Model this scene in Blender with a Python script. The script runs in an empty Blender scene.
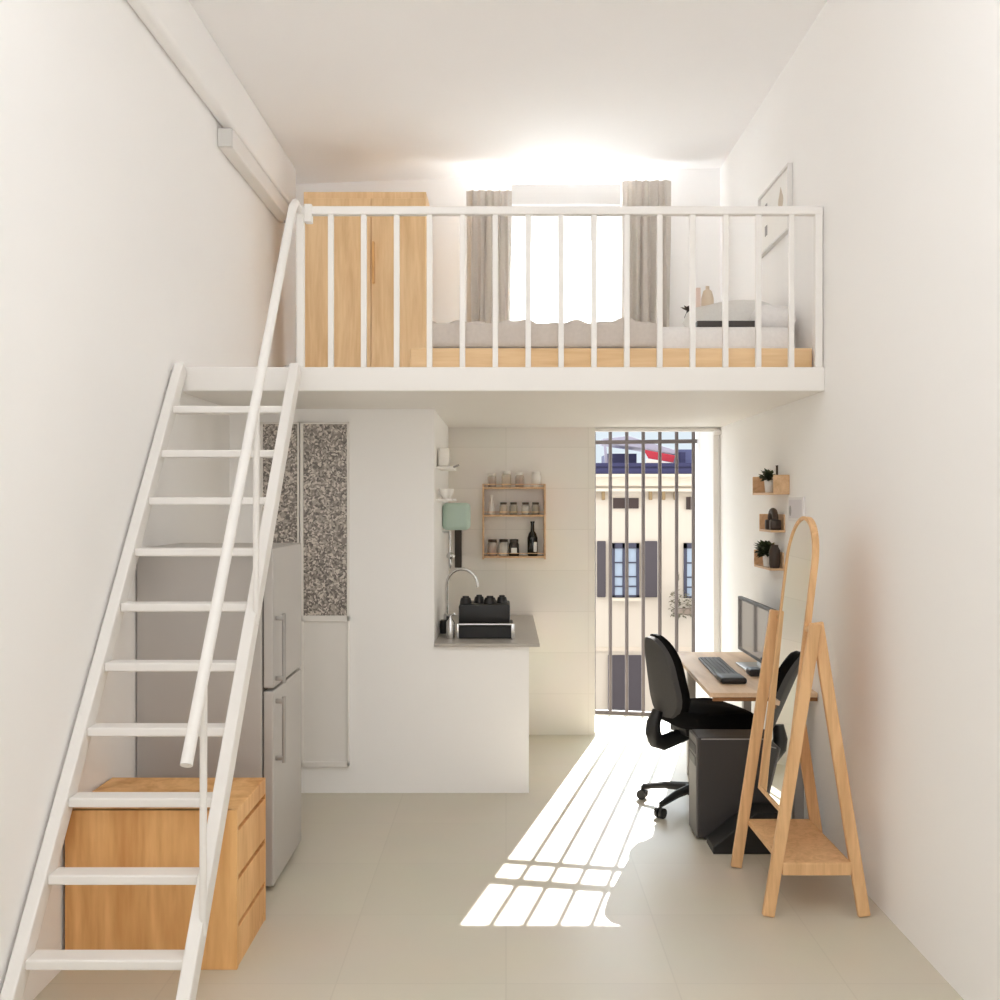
import bpy, bmesh, math, random
from mathutils import Vector, Matrix
random.seed(7)
C = bpy.context.scene.collection
PI = math.pi
FILL_STRIP = 9.0
F, CX, CY, CZ = 1020.0, 506.0, 502.0, 1.7
def PX(px, d): return (px - CX) * d / F
def PZ(py, d): return CZ - (py - CY) * d / F

# ------------------------------------------------------------------ materials
def lin(c):
    out = []
    for v in c:
        v /= 255.0
        out.append(v / 12.92 if v <= 0.04045 else ((v + 0.055) / 1.055) ** 2.4)
    return (*out, 1.0)

def mat(name, rgb, rough=0.6, metal=0.0, var=0.04, scale=6.0, bump=0.0, spec=0.5):
    m = bpy.data.materials.new(name); m.use_nodes = True
    nt = m.node_tree; b = nt.nodes['Principled BSDF']
    b.inputs['Roughness'].default_value = rough
    b.inputs['Metallic'].default_value = metal
    b.inputs['Specular IOR Level'].default_value = spec
    c = lin(rgb)
    tc = nt.nodes.new('ShaderNodeTexCoord'); nz = nt.nodes.new('ShaderNodeTexNoise')
    nz.inputs['Scale'].default_value = scale; nz.inputs['Detail'].default_value = 4
    nt.links.new(tc.outputs['Object'], nz.inputs['Vector'])
    mx = nt.nodes.new('ShaderNodeMix'); mx.data_type = 'RGBA'
    mx.inputs[6].default_value = tuple(x * (1 - var) for x in c[:3]) + (1,)
    mx.inputs[7].default_value = tuple(min(1, x * (1 + var)) for x in c[:3]) + (1,)
    nt.links.new(nz.outputs['Fac'], mx.inputs[0]); nt.links.new(mx.outputs[2], b.inputs['Base Color'])
    if bump:
        bp = nt.nodes.new('ShaderNodeBump'); bp.inputs['Strength'].default_value = bump
        bp.inputs['Distance'].default_value = 0.01
        nz2 = nt.nodes.new('ShaderNodeTexNoise'); nz2.inputs['Scale'].default_value = scale * 12
        nt.links.new(tc.outputs['Object'], nz2.inputs['Vector'])
        nt.links.new(nz2.outputs['Fac'], bp.inputs['Height']); nt.links.new(bp.outputs['Normal'], b.inputs['Normal'])
    return m

def wood(name, dark, light, stretch=(14, 14, 1.2), rough=0.5, planks=0.0):
    m = bpy.data.materials.new(name); m.use_nodes = True
    nt = m.node_tree; b = nt.nodes['Principled BSDF']; b.inputs['Roughness'].default_value = rough
    b.inputs['Specular IOR Level'].default_value = 0.3
    tc = nt.nodes.new('ShaderNodeTexCoord'); mp = nt.nodes.new('ShaderNodeMapping')
    mp.inputs['Scale'].default_value = stretch
    nt.links.new(tc.outputs['Object'], mp.inputs['Vector'])
    n1 = nt.nodes.new('ShaderNodeTexNoise'); n1.inputs['Scale'].default_value = 1.0; n1.inputs['Detail'].default_value = 6
    n1.inputs['Distortion'].default_value = 0.8
    nt.links.new(mp.outputs['Vector'], n1.inputs['Vector'])
    n2 = nt.nodes.new('ShaderNodeTexNoise'); n2.inputs['Scale'].default_value = 5.0; n2.inputs['Detail'].default_value = 3
    nt.links.new(mp.outputs['Vector'], n2.inputs['Vector'])
    ad = nt.nodes.new('ShaderNodeMath'); ad.operation = 'MULTIPLY_ADD'; ad.inputs[1].default_value = 0.35
    nt.links.new(n2.outputs['Fac'], ad.inputs[0]); nt.links.new(n1.outputs['Fac'], ad.inputs[2])
    rp = nt.nodes.new('ShaderNodeValToRGB')
    rp.color_ramp.elements[0].position = 0.42; rp.color_ramp.elements[0].color = lin(dark)
    rp.color_ramp.elements[1].position = 0.82; rp.color_ramp.elements[1].color = lin(light)
    nt.links.new(ad.outputs[0], rp.inputs['Fac']); nt.links.new(rp.outputs['Color'], b.inputs['Base Color'])
    return m

def brick_mat(name, rgb, joint, w, h, axis='XZ', rough=0.5, off=0.0, size=0.004):
    m = bpy.data.materials.new(name); m.use_nodes = True
    nt = m.node_tree; b = nt.nodes['Principled BSDF']; b.inputs['Roughness'].default_value = rough
    tc = nt.nodes.new('ShaderNodeTexCoord'); sp = nt.nodes.new('ShaderNodeSeparateXYZ'); cb = nt.nodes.new('ShaderNodeCombineXYZ')
    nt.links.new(tc.outputs['Object'], sp.inputs[0])
    nt.links.new(sp.outputs[axis[0]], cb.inputs[0]); nt.links.new(sp.outputs[axis[1]], cb.inputs[1])
    br = nt.nodes.new('ShaderNodeTexBrick'); br.offset = off
    br.inputs['Scale'].default_value = 1.0; br.inputs['Mortar Size'].default_value = size
    br.inputs['Brick Width'].default_value = w; br.inputs['Row Height'].default_value = h
    br.inputs['Color1'].default_value = lin(rgb); br.inputs['Color2'].default_value = lin(tuple(min(255, v * 1.02) for v in rgb))
    br.inputs['Mortar'].default_value = lin(joint)
    nt.links.new(cb.outputs[0], br.inputs['Vector'])
    nz = nt.nodes.new('ShaderNodeTexNoise'); nz.inputs['Scale'].default_value = 2.5; nz.inputs['Detail'].default_value = 5
    nt.links.new(tc.outputs['Object'], nz.inputs['Vector'])
    mx = nt.nodes.new('ShaderNodeMix'); mx.data_type = 'RGBA'; mx.blend_type = 'MULTIPLY'; mx.inputs[0].default_value = 0.10
    nt.links.new(br.outputs['Color'], mx.inputs[6]); nt.links.new(nz.outputs['Color'], mx.inputs[7])
    nt.links.new(mx.outputs[2], b.inputs['Base Color'])
    return m

def mosaic_mat():
    m = bpy.data.materials.new('mosaic_glass'); m.use_nodes = True
    nt = m.node_tree; b = nt.nodes['Principled BSDF']; b.inputs['Roughness'].default_value = 0.35
    tc = nt.nodes.new('ShaderNodeTexCoord')
    nz = nt.nodes.new('ShaderNodeTexNoise'); nz.inputs['Scale'].default_value = 14
    nt.links.new(tc.outputs['Object'], nz.inputs['Vector'])
    mx = nt.nodes.new('ShaderNodeMix'); mx.data_type = 'RGBA'; mx.inputs[0].default_value = 0.05
    nt.links.new(tc.outputs['Object'], mx.inputs[6]); nt.links.new(nz.outputs['Color'], mx.inputs[7])
    v = nt.nodes.new('ShaderNodeTexVoronoi'); v.inputs['Scale'].default_value = 100
    nt.links.new(mx.outputs[2], v.inputs['Vector'])
    rp = nt.nodes.new('ShaderNodeValToRGB'); rp.color_ramp.interpolation = 'CONSTANT'
    els = rp.color_ramp.elements
    els[0].position = 0; els[0].color = lin((112, 106, 102)); els[1].position = 0.3; els[1].color = lin((146, 138, 132))
    for p, c in ((0.48, (176, 168, 160)), (0.66, (214, 206, 198)), (0.84, (128, 121, 116))):
        e = els.new(p); e.color = lin(c)
    nt.links.new(v.outputs['Color'], rp.inputs['Fac']); nt.links.new(rp.outputs['Color'], b.inputs['Base Color'])
    return m

def glass_mat(name, tint=(235, 240, 240), alpha=0.25, rough=0.05):
    m = bpy.data.materials.new(name); m.use_nodes = True
    nt = m.node_tree; nt.nodes.clear()
    o = nt.nodes.new('ShaderNodeOutputMaterial'); mix = nt.nodes.new('ShaderNodeMixShader')
    t = nt.nodes.new('ShaderNodeBsdfTransparent'); t.inputs[0].default_value = lin(tint)
    g = nt.nodes.new('ShaderNodeBsdfPrincipled'); g.inputs['Base Color'].default_value = lin(tint); g.inputs['Roughness'].default_value = rough
    mix.inputs[0].default_value = alpha
    nt.links.new(t.outputs[0], mix.inputs[1]); nt.links.new(g.outputs[0], mix.inputs[2]); nt.links.new(mix.outputs[0], o.inputs[0])
    return m

def cloth_mat(name, rgb, translucent=0.0, see=0.0):
    m = bpy.data.materials.new(name); m.use_nodes = True
    nt = m.node_tree; nt.nodes.clear()
    o = nt.nodes.new('ShaderNodeOutputMaterial')
    d = nt.nodes.new('ShaderNodeBsdfDiffuse'); t = nt.nodes.new('ShaderNodeBsdfTranslucent')
    tc = nt.nodes.new('ShaderNodeTexCoord'); nz = nt.nodes.new('ShaderNodeTexNoise'); nz.inputs['Scale'].default_value = 60
    nt.links.new(tc.outputs['Object'], nz.inputs['Vector'])
    mx = nt.nodes.new('ShaderNodeMix'); mx.data_type = 'RGBA'
    c = lin(rgb)
    mx.inputs[6].default_value = tuple(x * .93 for x in c[:3]) + (1,); mx.inputs[7].default_value = tuple(min(1, x * 1.06) for x in c[:3]) + (1,)
    nt.links.new(nz.outputs['Fac'], mx.inputs[0])
    nt.links.new(mx.outputs[2], d.inputs[0]); nt.links.new(mx.outputs[2], t.inputs[0])
    m1 = nt.nodes.new('ShaderNodeMixShader'); m1.inputs[0].default_value = translucent
    nt.links.new(d.outputs[0], m1.inputs[1]); nt.links.new(t.outputs[0], m1.inputs[2])
    m2 = nt.nodes.new('ShaderNodeMixShader'); m2.inputs[0].default_value = see
    tr = nt.nodes.new('ShaderNodeBsdfTransparent')
    nt.links.new(m1.outputs[0], m2.inputs[1]); nt.links.new(tr.outputs[0], m2.inputs[2]); nt.links.new(m2.outputs[0], o.inputs[0])
    return m

WALL = mat('wall_paint', (247, 246, 245), 0.9, var=0.008, scale=3, spec=0.1)
CEIL = mat('ceiling_paint', (248, 247, 247), 0.9, var=0.006, scale=3, spec=0.1)
WHITE = mat('white_enamel', (234, 231, 227), 0.45, var=0.01)
FLOOR = brick_mat('floor_tiles', (207, 200, 183), (203, 196, 179), 0.6, 0.6, 'XY', 0.4, size=0.003)
TILE = brick_mat('kitchen_tiles', (238, 233, 225), (232, 227, 218), 0.6, 0.3, 'XZ', 0.35, off=0.0, size=0.003)
PINE = wood('pale_pine', (220, 182, 134), (240, 208, 164))
PINE_X = wood('pale_pine_long', (220, 182, 134), (240, 208, 164), (1.2, 14, 14))
CHESTW = wood('honey_pine', (200, 142, 82), (236, 188, 128), (9, 9, 0.9))
RACKW = wood('beech', (200, 156, 110), (226, 184, 136), (30, 30, 2))
SHELFW = wood('light_oak', (196, 158, 120), (222, 188, 150), (20, 4, 20))
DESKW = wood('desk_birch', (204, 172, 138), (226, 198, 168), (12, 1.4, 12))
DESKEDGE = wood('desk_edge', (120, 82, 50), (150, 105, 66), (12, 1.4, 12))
FRIDGE = mat('fridge_silver', (188, 184, 180), 0.4, 0.25, var=0.02)
FRIDGEG = mat('fridge_gasket', (92, 88, 84), 0.7)
CHROME = mat('chrome', (214, 214, 214), 0.15, 1.0, var=0.01)
STEEL = mat('brushed_steel', (178, 176, 174), 0.32, 0.9, var=0.03)
BLACK = mat('black_plastic', (24, 23, 23), 0.45, var=0.05)
BLACKF = mat('black_fabric', (18, 17, 17), 0.95, var=0.15, scale=60, spec=0.1)
DARK = mat('charcoal_plastic', (58, 56, 55), 0.5, var=0.05)
TOWER = mat('charcoal_metal', (56, 53, 52), 0.5, var=0.04)
TOWERF = mat('grey_front', (104, 101, 99), 0.5, var=0.04)
GREY = mat('mid_grey', (150, 147, 145), 0.5)
BAR = mat('grille_paint', (104, 95, 92), 0.5, var=0.05)
WTOP = mat('grey_stone', (178, 172, 165), 0.3, var=0.06, scale=40)
MOSAIC = mosaic_mat()
GLASS = glass_mat('clear_glass')
JARG = glass_mat('jar_glass', (246, 244, 240), 0.3, 0.06)
SCREEN = mat('glossy_screen', (20, 20, 22), 0.04, 0.0, var=0.0, spec=1.0)
SCREEN.node_tree.nodes['Principled BSDF'].inputs['IOR'].default_value = 2.6
MIRROR = mat('mirror_silver', (240, 242, 240), 0.01, 1.0, var=0.0)
CURT = cloth_mat('taupe_linen', (222, 216, 209), 0.25)
SHEER = cloth_mat('sheer_voile', (246, 248, 250), 0.72, 0.05)
BLANK = cloth_mat('grey_blanket', (206, 197, 189))
SHEET = cloth_mat('white_sheet', (236, 233, 231))
PILLOW = cloth_mat('pale_grey_cotton', (222, 220, 216))
GREENB = mat('pale_green', (184, 206, 194), 0.4)
LEAF = mat('dark_leaf', (52, 62, 34), 0.6, var=0.3, scale=40)
CERAM = mat('white_ceramic', (236, 233, 228), 0.3)
BEIGE = mat('beige_ceramic', (222, 206, 184), 0.6)
PINK = mat('dusty_pink', (226, 206, 196), 0.6)
TAUPE = mat('taupe_ink', (206, 192, 176), 0.8)
DBROWN = mat('dark_brown', (58, 44, 34), 0.5, var=0.15)
PAPER = mat('paper', (238, 236, 232), 0.9)
FACADE = mat('cream_render', (200, 195, 186), 0.95, var=0.04, scale=0.6)
FACADE2 = mat('pale_cornice', (208, 203, 191), 0.95, var=0.03, scale=0.6)
SLATE = mat('slate_shutter', (72, 69, 77), 0.7, var=0.06)
NAVY = mat('navy_panel', (38, 42, 86), 0.6, var=0.1)
NAVYL = mat('navy_light', (70, 78, 120), 0.6, var=0.1)
AWN = mat('awning_grey', (146, 146, 166), 0.8)
RED = mat('red_canvas', (164, 44, 62), 0.8)
WPANE = mat('sky_pane', (160, 182, 208), 0.15, 0.0, var=0.06, scale=0.8)
DKWIN = mat('dark_opening', (52, 40, 40), 0.6)
STREET = mat('street', (124, 118, 110), 0.95)

# ------------------------------------------------------------------ mesh builder
class MB:
    def __init__(s): s.bm = bmesh.new()
    def box(s, x0, x1, y0, y1, z0, z1, bev=0.0, seg=2, rot=None):
        t = bmesh.new(); bmesh.ops.create_cube(t, size=1.0)
        for v in t.verts:
            v.co = Vector((x0 + (v.co.x + .5) * (x1 - x0), y0 + (v.co.y + .5) * (y1 - y0), z0 + (v.co.z + .5) * (z1 - z0)))
        if bev: bmesh.ops.bevel(t, geom=t.edges[:], offset=bev, segments=seg, affect='EDGES', profile=0.5)
        return s._add(t, rot)
    def _add(s, t, m=None):
        if m is not None: bmesh.ops.transform(t, matrix=m, verts=t.verts)
        me = bpy.data.meshes.new('t'); t.to_mesh(me); t.free(); s.bm.from_mesh(me); bpy.data.meshes.remove(me); return s
    def bar(s, p0, p1, w, d, ref=Vector((1, 0, 0)), bev=0.0):
        """rectangular bar from p0 to p1; w along ref, d across"""
        p0, p1 = Vector(p0), Vector(p1); a = (p1 - p0); L = a.length; a.normalize()
        u = (ref - a * ref.dot(a)).normalized(); v = a.cross(u)
        t = bmesh.new(); bmesh.ops.create_cube(t, size=1.0)
        for q in t.verts: q.co = Vector((q.co.x * w, q.co.y * d, q.co.z * L))
        if bev: bmesh.ops.bevel(t, geom=t.edges[:], offset=bev, segments=2, affect='EDGES', profile=0.5)
        R = Matrix((u, v, a)).transposed().to_4x4()
        return s._add(t, Matrix.Translation((p0 + p1) / 2) @ R)
    def cyl(s, p0, p1, r0, r1=None, seg=16):
        p0, p1 = Vector(p0), Vector(p1); r1 = r0 if r1 is None else r1
        a = p1 - p0; L = a.length
        t = bmesh.new(); bmesh.ops.create_cone(t, cap_ends=True, segments=seg, radius1=r0, radius2=r1, depth=L)
        R = a.to_track_quat('Z', 'Y').to_matrix().to_4x4()
        return s._add(t, Matrix.Translation((p0 + p1) / 2) @ R)
    def tube(s, pts, r, seg=10):
        pts = [Vector(p) for p in pts]; rings = []; n = len(pts)
        for i, p in enumerate(pts):
            a = (pts[min(i + 1, n - 1)] - pts[max(i - 1, 0)]).normalized()
            ref = Vector((0, 0, 1)) if abs(a.z) < .9 else Vector((1, 0, 0))
            if i: ref = pu
            u = (ref - a * ref.dot(a)).normalized(); v = a.cross(u); pu = u
            rr = r[i] if isinstance(r, (list, tuple)) else r
            rings.append([s.bm.verts.new(p + u * math.cos(2 * PI * k / seg) * rr + v * math.sin(2 * PI * k / seg) * rr) for k in range(seg)])
        for i in range(n - 1):
            for k in range(seg):
                s.bm.faces.new((rings[i][k], rings[i][(k + 1) % seg], rings[i + 1][(k + 1) % seg], rings[i + 1][k]))
        s.bm.faces.new(rings[0][::-1]); s.bm.faces.new(rings[-1]); return s
    def lathe(s, prof, c=(0, 0, 0), seg=20):
        """closed solid of revolution: prof = [(r,z),...] from bottom to top"""
        c = Vector(c); rings = []
        for r, z in prof:
            rings.append([s.bm.verts.new(c + Vector((math.cos(2 * PI * k / seg) * max(r, .0003), math.sin(2 * PI * k / seg) * max(r, .0003), z))) for k in range(seg)])
        for i in range(len(rings) - 1):
            for k in range(seg):
                s.bm.faces.new((rings[i][k], rings[i][(k + 1) % seg], rings[i + 1][(k + 1) % seg], rings[i + 1][k]))
        s.bm.faces.new(rings[0][::-1]); s.bm.faces.new(rings[-1]); return s
    def prism(s, pts, ext, bev=0.0):
        """polygon of 3D points extruded by vector ext"""
        t = bmesh.new(); ext = Vector(ext)
        a = [t.verts.new(Vector(p)) for p in pts]; b = [t.verts.new(Vector(p) + ext) for p in pts]; n = len(pts)
        t.faces.new(a); t.faces.new(b[::-1])
        for i in range(n): t.faces.new((a[i], b[i], b[(i + 1) % n], a[(i + 1) % n]))
        bmesh.ops.recalc_face_normals(t, faces=t.faces)
        if bev: bmesh.ops.bevel(t, geom=t.edges[:], offset=bev, segments=2, affect='EDGES', profile=0.5)
        return s._add(t)
    def ball(s, c, r, sub=2, m=None):
        t = bmesh.new(); bmesh.ops.create_icosphere(t, subdivisions=sub, radius=1)
        rr = r if isinstance(r, (tuple, list)) else (r, r, r)
        M = Matrix.Translation(Vector(c)) @ (m or Matrix()) @ Matrix.Diagonal((*rr, 1))
        return s._add(t, M)
    def surf(s, fn, nu, nv, thick=None, tdir=(0, 1, 0)):
        """grid surface fn(u,v)->point; with thick: closed slab along tdir"""
        g = [[s.bm.verts.new(Vector(fn(i / nu, j / nv))) for j in range(nv + 1)] for i in range(nu + 1)]
        for i in range(nu):
            for j in range(nv): s.bm.faces.new((g[i][j], g[i + 1][j], g[i + 1][j + 1], g[i][j + 1]))
        if thick:
            e = Vector(tdir) * thick
            h = [[s.bm.verts.new(g[i][j].co + e) for j in range(nv + 1)] for i in range(nu + 1)]
            for i in range(nu):
                for j in range(nv): s.bm.faces.new((h[i][j + 1], h[i + 1][j + 1], h[i + 1][j], h[i][j]))
            for i in range(nu):
                s.bm.faces.new((g[i + 1][0], g[i][0], h[i][0], h[i + 1][0])); s.bm.faces.new((g[i][nv], g[i + 1][nv], h[i + 1][nv], h[i][nv]))
            for j in range(nv):
                s.bm.faces.new((g[0][j], g[0][j + 1], h[0][j + 1], h[0][j])); s.bm.faces.new((g[nu][j + 1], g[nu][j], h[nu][j], h[nu][j + 1]))
        return s
    def leaf(s, base, d, L, w, up=Vector((0, 0, 1))):
        base, d = Vector(base), Vector(d).normalized()
        u = d.cross(up); u = u.normalized() if u.length > 1e-4 else Vector((1, 0, 0)); n = u.cross(d)
        A = [base, base + d * L * .45 + u * w + n * .1 * L, base + d * L - n * L * .12, base + d * L * .45 - u * w + n * .1 * L]
        M_ = base + d * L * .5 + n * .02 * L
        vs = [s.bm.verts.new(p) for p in A]; c = s.bm.verts.new(M_); b = s.bm.verts.new(M_ - n * .006)
        for i in range(4):
            s.bm.faces.new((vs[i], vs[(i + 1) % 4], c)); s.bm.faces.new((vs[(i + 1) % 4], vs[i], b))
        return s
    def build(s, name, m, parent=None, smooth=False, local=False, recalc=True):
        if recalc: bmesh.ops.recalc_face_normals(s.bm, faces=s.bm.faces)
        if parent is not None and not local:
            w = Vector(); q = parent
            while q is not None: w += q.location; q = q.parent
            bmesh.ops.translate(s.bm, verts=s.bm.verts, vec=-w)
        me = bpy.data.meshes.new(name); s.bm.to_mesh(me); s.bm.free()
        me.materials.append(m)
        if smooth:
            for p in me.polygons: p.use_smooth = True
            try: me.set_sharp_from_angle(angle=math.radians(40))
            except Exception: pass
        o = bpy.data.objects.new(name, me); C.objects.link(o)
        if parent is not None: o.parent = parent
        return o

def tag(o, label, cat, group=None):
    o['label'] = label; o['category'] = cat
    if group: o['group'] = group
    return o
def thing(name, label, cat, loc=(0, 0, 0), rz=0.0, group=None):
    o = bpy.data.objects.new(name, None); C.objects.link(o); o.location = loc; o.rotation_euler = (0, 0, rz)
    return tag(o, label, cat, group)
def struct(o): o['kind'] = 'structure'; return o
def solo(mb, name, m, label, cat, group=None, smooth=False, org=None):
    """a thing that is one mesh, its origin at its base"""
    bb = [v.co.copy() for v in mb.bm.verts]
    c = Vector((sum(p.x for p in bb) / len(bb), sum(p.y for p in bb) / len(bb), min(p.z for p in bb))) if org is None else Vector(org)
    bmesh.ops.translate(mb.bm, verts=mb.bm.verts, vec=-c)
    o = mb.build(name, m, None, smooth); o.location = c
    return tag(o, label, cat, group)

def skew(mb):
    # the far loft wall runs slightly askew: its left end lies deeper
    for v in mb.bm.verts: v.co.y += .12 * (1.564 - v.co.x)
    return mb
# ------------------------------------------------------------------ room shell
XL, XR, ZC, YB, YO, YN = -1.615, 1.564, 4.14, 7.45, 8.25, -2.2
YU = YB + .30
LT, LU, LF = 2.362, 2.244, 5.0      # loft: top, underside, front
DX0, DX1 = 0.65, 1.512              # door opening
struct(MB().box(XL - .2, XR + .2, YN - .2, YO, -.15, 0).build('floor', FLOOR))
KX0, KX1, KY0, KY1 = -1.25, 1.25, -.6, 3.2          # unseen skylight opening, added above the viewer for fill light
struct(MB().box(XL - .2, KX0, YN - .2, YO, ZC, ZC + .15).box(KX1, XR + .2, YN - .2, YO, ZC, ZC + .15).box(KX0, KX1, YN - .2, KY0, ZC, ZC + .15).box(KX0, KX1, KY1, YO, ZC, ZC + .15).build('ceiling', CEIL))
struct(MB().box(-.03, .03, KY0, KY1, ZC + .05, ZC + .1).box(KX0, KX1, 1.27, 1.33, ZC + .05, ZC + .1).box(KX0, KX0 + .05, KY0, KY1, ZC + .05, ZC + .1).box(KX1 - .05, KX1, KY0, KY1, ZC + .05, ZC + .1).build('fill_skylight', WHITE))
# our building's street face: unseen, added tall and dark to dim the facade opposite
ox = MB(); oy0, oy1 = YU, YU + .12
ox.box(-22, XL - .2, oy0, oy1, -9, 24).box(XR + .2, 26, oy0, oy1, -9, 24).box(XL - .2, XR + .2, oy0, oy1, -9, -.15).box(XL - .2, XR + .2, oy0, oy1, ZC + .15, 24)
struct(ox.build('wall_exterior', mat('dark_stone', (128, 118, 108), .95)))
struct(MB().box(XL - .2, XL, YN - .2, YO, 0, ZC).build('wall_left', WALL))
struct(MB().box(XR, XR + .2, YN - .2, YO, 0, ZC).build('wall_right', WALL))
WX0, WX1, WZ0, WZ1 = -.02, .88, 2.70, 3.88   # loft window opening
far = MB()
far.box(XL, DX0, YB, YO, 0, 2.70)                     # beside the door, lower storey
far.box(DX1, XR, YB, YO, 0, 2.70)
far.box(DX0, DX1, YB, YB + .04, 2.215, 2.70)          # thin header over the door
far.box(DX0, DX1, YB + .04, YO, 2.70, 2.74)
up = MB()
up.box(XL, WX0, YB, YU, 2.70, ZC).box(WX1, XR, YB, YU, 2.70, ZC).box(WX0, WX1, YB, YU, WZ1, ZC)
struct(skew(up).build('wall_loft', WALL))
struct(far.build('wall_far', WALL))
near = MB()   # wall behind the viewer; its wide tall opening is added for fill light
NX0, NX1, NZ0, NZ1 = -1.4, 1.4, 1.5, 3.95
near.box(XL, NX0, YN - .2, YN, 0, ZC); near.box(NX1, XR, YN - .2, YN, 0, ZC)
near.box(NX0, NX1, YN - .2, YN, 0, NZ0); near.box(NX0, NX1, YN - .2, YN, NZ1, ZC)
struct(near.build('wall_near', WALL))
nf = MB()
for x in (NX0, 0, NX1): nf.box(x - .03, x + .03, YN - .12, YN - .06, NZ0, NZ1)
for z in (NZ0, 2.7, NZ1): nf.box(NX0, NX1, YN - .12, YN - .06, z - .03, z + .03)
struct(nf.build('fill_window', WHITE))  # frame of the added, unseen window
struct(MB().box(XL, XR, LF, YB, LU, LT, .006).build('floor_loft', WHITE))
struct(MB().box(XL, -.42, 5.96, YB, 0, LU).build('wall_bathroom', WALL))
struct(MB().box(-.42, DX0, YB - .006, YB, .876, LU).box(.134, DX0, YB - .006, YB, 0, .876).build('wall_kitchen', TILE))
struct(MB().box(XL, XL + .085, YN, YB, 3.815, ZC, .03, 3).build('trim_beam', WALL, smooth=True))
# door casing on the right of the opening
struct(MB().box(DX1, DX1 + .035, YB - .02, YB, 0, 2.215, .004).box(DX0, DX1 + .035, YB - .02, YB, 2.215, 2.238, .004).build('trim_door', WHITE))
struct(MB().box(1.515, 1.562, YB - .05, YB - .002, 2.19, 2.222, .004).build('trim_corner', WHITE))
# loft window: frame and pane
w1 = struct(skew(MB().box(WX0, WX0 + .05, YB + .2, YB + .25, WZ0, WZ1).box(WX1 - .05, WX1, YB + .2, YB + .25, WZ0, WZ1)
            .box(.405, .455, YB + .2, YB + .25, WZ0, WZ1).box(WX0, WX1, YB + .2, YB + .25, WZ0, WZ0 + .05).box(WX0, WX1, YB + .2, YB + .25, WZ1 - .05, WZ1))
            .build('window_1', WHITE))
skew(MB().box(WX0 + .05, WX1 - .05, YB + .22, YB + .226, WZ0 + .05, WZ1 - .05)).build('pane', glass_mat('window_pane', (250, 252, 252), .06), w1)

# bathroom double door with mosaic glass
door = bpy.data.objects.new('door_1', None); C.objects.link(door); door['kind'] = 'structure'; door.location = (-1.17, 5.94, 0)
fy0, fy1 = 5.925, 5.958
for x0, x1 in ((PX(260, 5.94), PX(299.5, 5.94)), (PX(300.5, 5.94), PX(349, 5.94))):
    lf = MB(); b = .018
    zt, zm, zb = 2.165, 1.035, .16
    lf.box(x0, x0 + b, fy0, fy1, zb, zt, .003).box(x1 - b * .6, x1, fy0, fy1, zb, zt, .003)
    lf.box(x0, x1, fy0, fy1, zt - .012, zt, .003).box(x0, x1, fy0, fy1, zm - .03, zm + .004, .003).box(x0, x1, fy0, fy1, zb, zb + .03, .003)
    L = lf.build('leaf', WHITE, door)
    MB().box(x0 + b, x1 - b * .6, fy0 + .014, fy0 + .02, zm + .004, zt - .012).build('mosaic_panel', MOSAIC, L)
    MB().box(x0 + b, x1 - b * .6, fy0 + .014, fy0 + .022, zb + .03, zm - .03).build('lower_panel', WHITE, L)

# ------------------------------------------------------------------ stairs
ST = thing('loft_staircase', 'steep white metal staircase with open treads climbing the left wall to the loft', 'staircase', (-1.28, 3.2, 0))
SL = .2152 / .163
def sz(y): return 2.147 - SL * (4.8 - y)
for xc in (-1.58, -1.022):
    MB().bar((xc, 3.173 + .02, .03), (xc, 4.955, sz(4.955)), .046, .075, bev=.006).build('stringer', WHITE, ST)
for i in range(10):
    y = 4.8 - .163 * i; z = 2.150 - .2147 * i
    MB().box(-1.557, -1.045, y - .035, y + .05, z - .034, z, .006).build('tread', WHITE, ST)
MB().tube([(-1.0, 3.19, .876), (-1.0, 3.2, .89), (-1.0, 4.0, .89 + 1.385 * .8), (-1.0, 4.78, 3.078), (-1.005, 4.86, 3.125), (-1.012, 4.972, 3.125)], .02, 12).build('handrail', WHITE, ST, True)
for y in (4.09, 3.375):
    MB().cyl((-1.003, y, sz(y) + .0), (-1.0, y, .89 + 1.385 * (y - 3.2)), .0125, seg=12).build('baluster', WHITE, ST, True)

# ------------------------------------------------------------------ loft railing
RL = thing('loft_railing', 'white metal railing with slim uprights along the loft edge', 'railing', (.26, LF + .03, LT))
ry = LF + .03
MB().box(-1.03, XR - .004, ry - .022, ry + .022, PZ(215.5, ry), PZ(207, ry), .008).build('top_rail', WHITE, RL)
for x in (-1.012, XR - .025):
    MB().box(x - .018, x + .018, ry - .018, ry + .018, LT, PZ(210, ry), .004).build('post', WHITE, RL)
for k in range(15):
    x = PX(331 + 32.86 * k, ry)
    MB().box(x - .0135, x + .0135, ry - .0135, ry + .0135, LT, PZ(214, ry), .003).build('upright', WHITE, RL)
MB().box(-.992, -.955, ry - .025, ry + .025, PZ(223, ry), PZ(205, ry), .004).build('bracket', WHITE, RL)

# ------------------------------------------------------------------ wardrobe
wx0, wx1, wy, wz = PX(303, 7.0), PX(426, 7.0), 7.0, 3.835
WD = thing('wardrobe', 'tall pale pine wardrobe with two doors on the loft', 'wardrobe', ((wx0 + wx1) / 2, 7.2, LT))
MB().box(wx0, wx1, wy + .02, YB - .01, LT, wz, .004).build('body', PINE, WD)
xm = PX(371, 7.0)
for a, b in ((wx0 + .004, xm - .003), (xm + .003, wx1 - .004)):
    d = MB().box(a, b, wy, wy + .0195, LT + .06, wz - .05, .003).build('door', PINE, WD)
    if a > xm:
        MB().box(a + .006, a + .022, wy - .022, wy - .0005, PZ(284, 7), PZ(242, 7), .004).build('handle', CHESTW, d)

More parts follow.
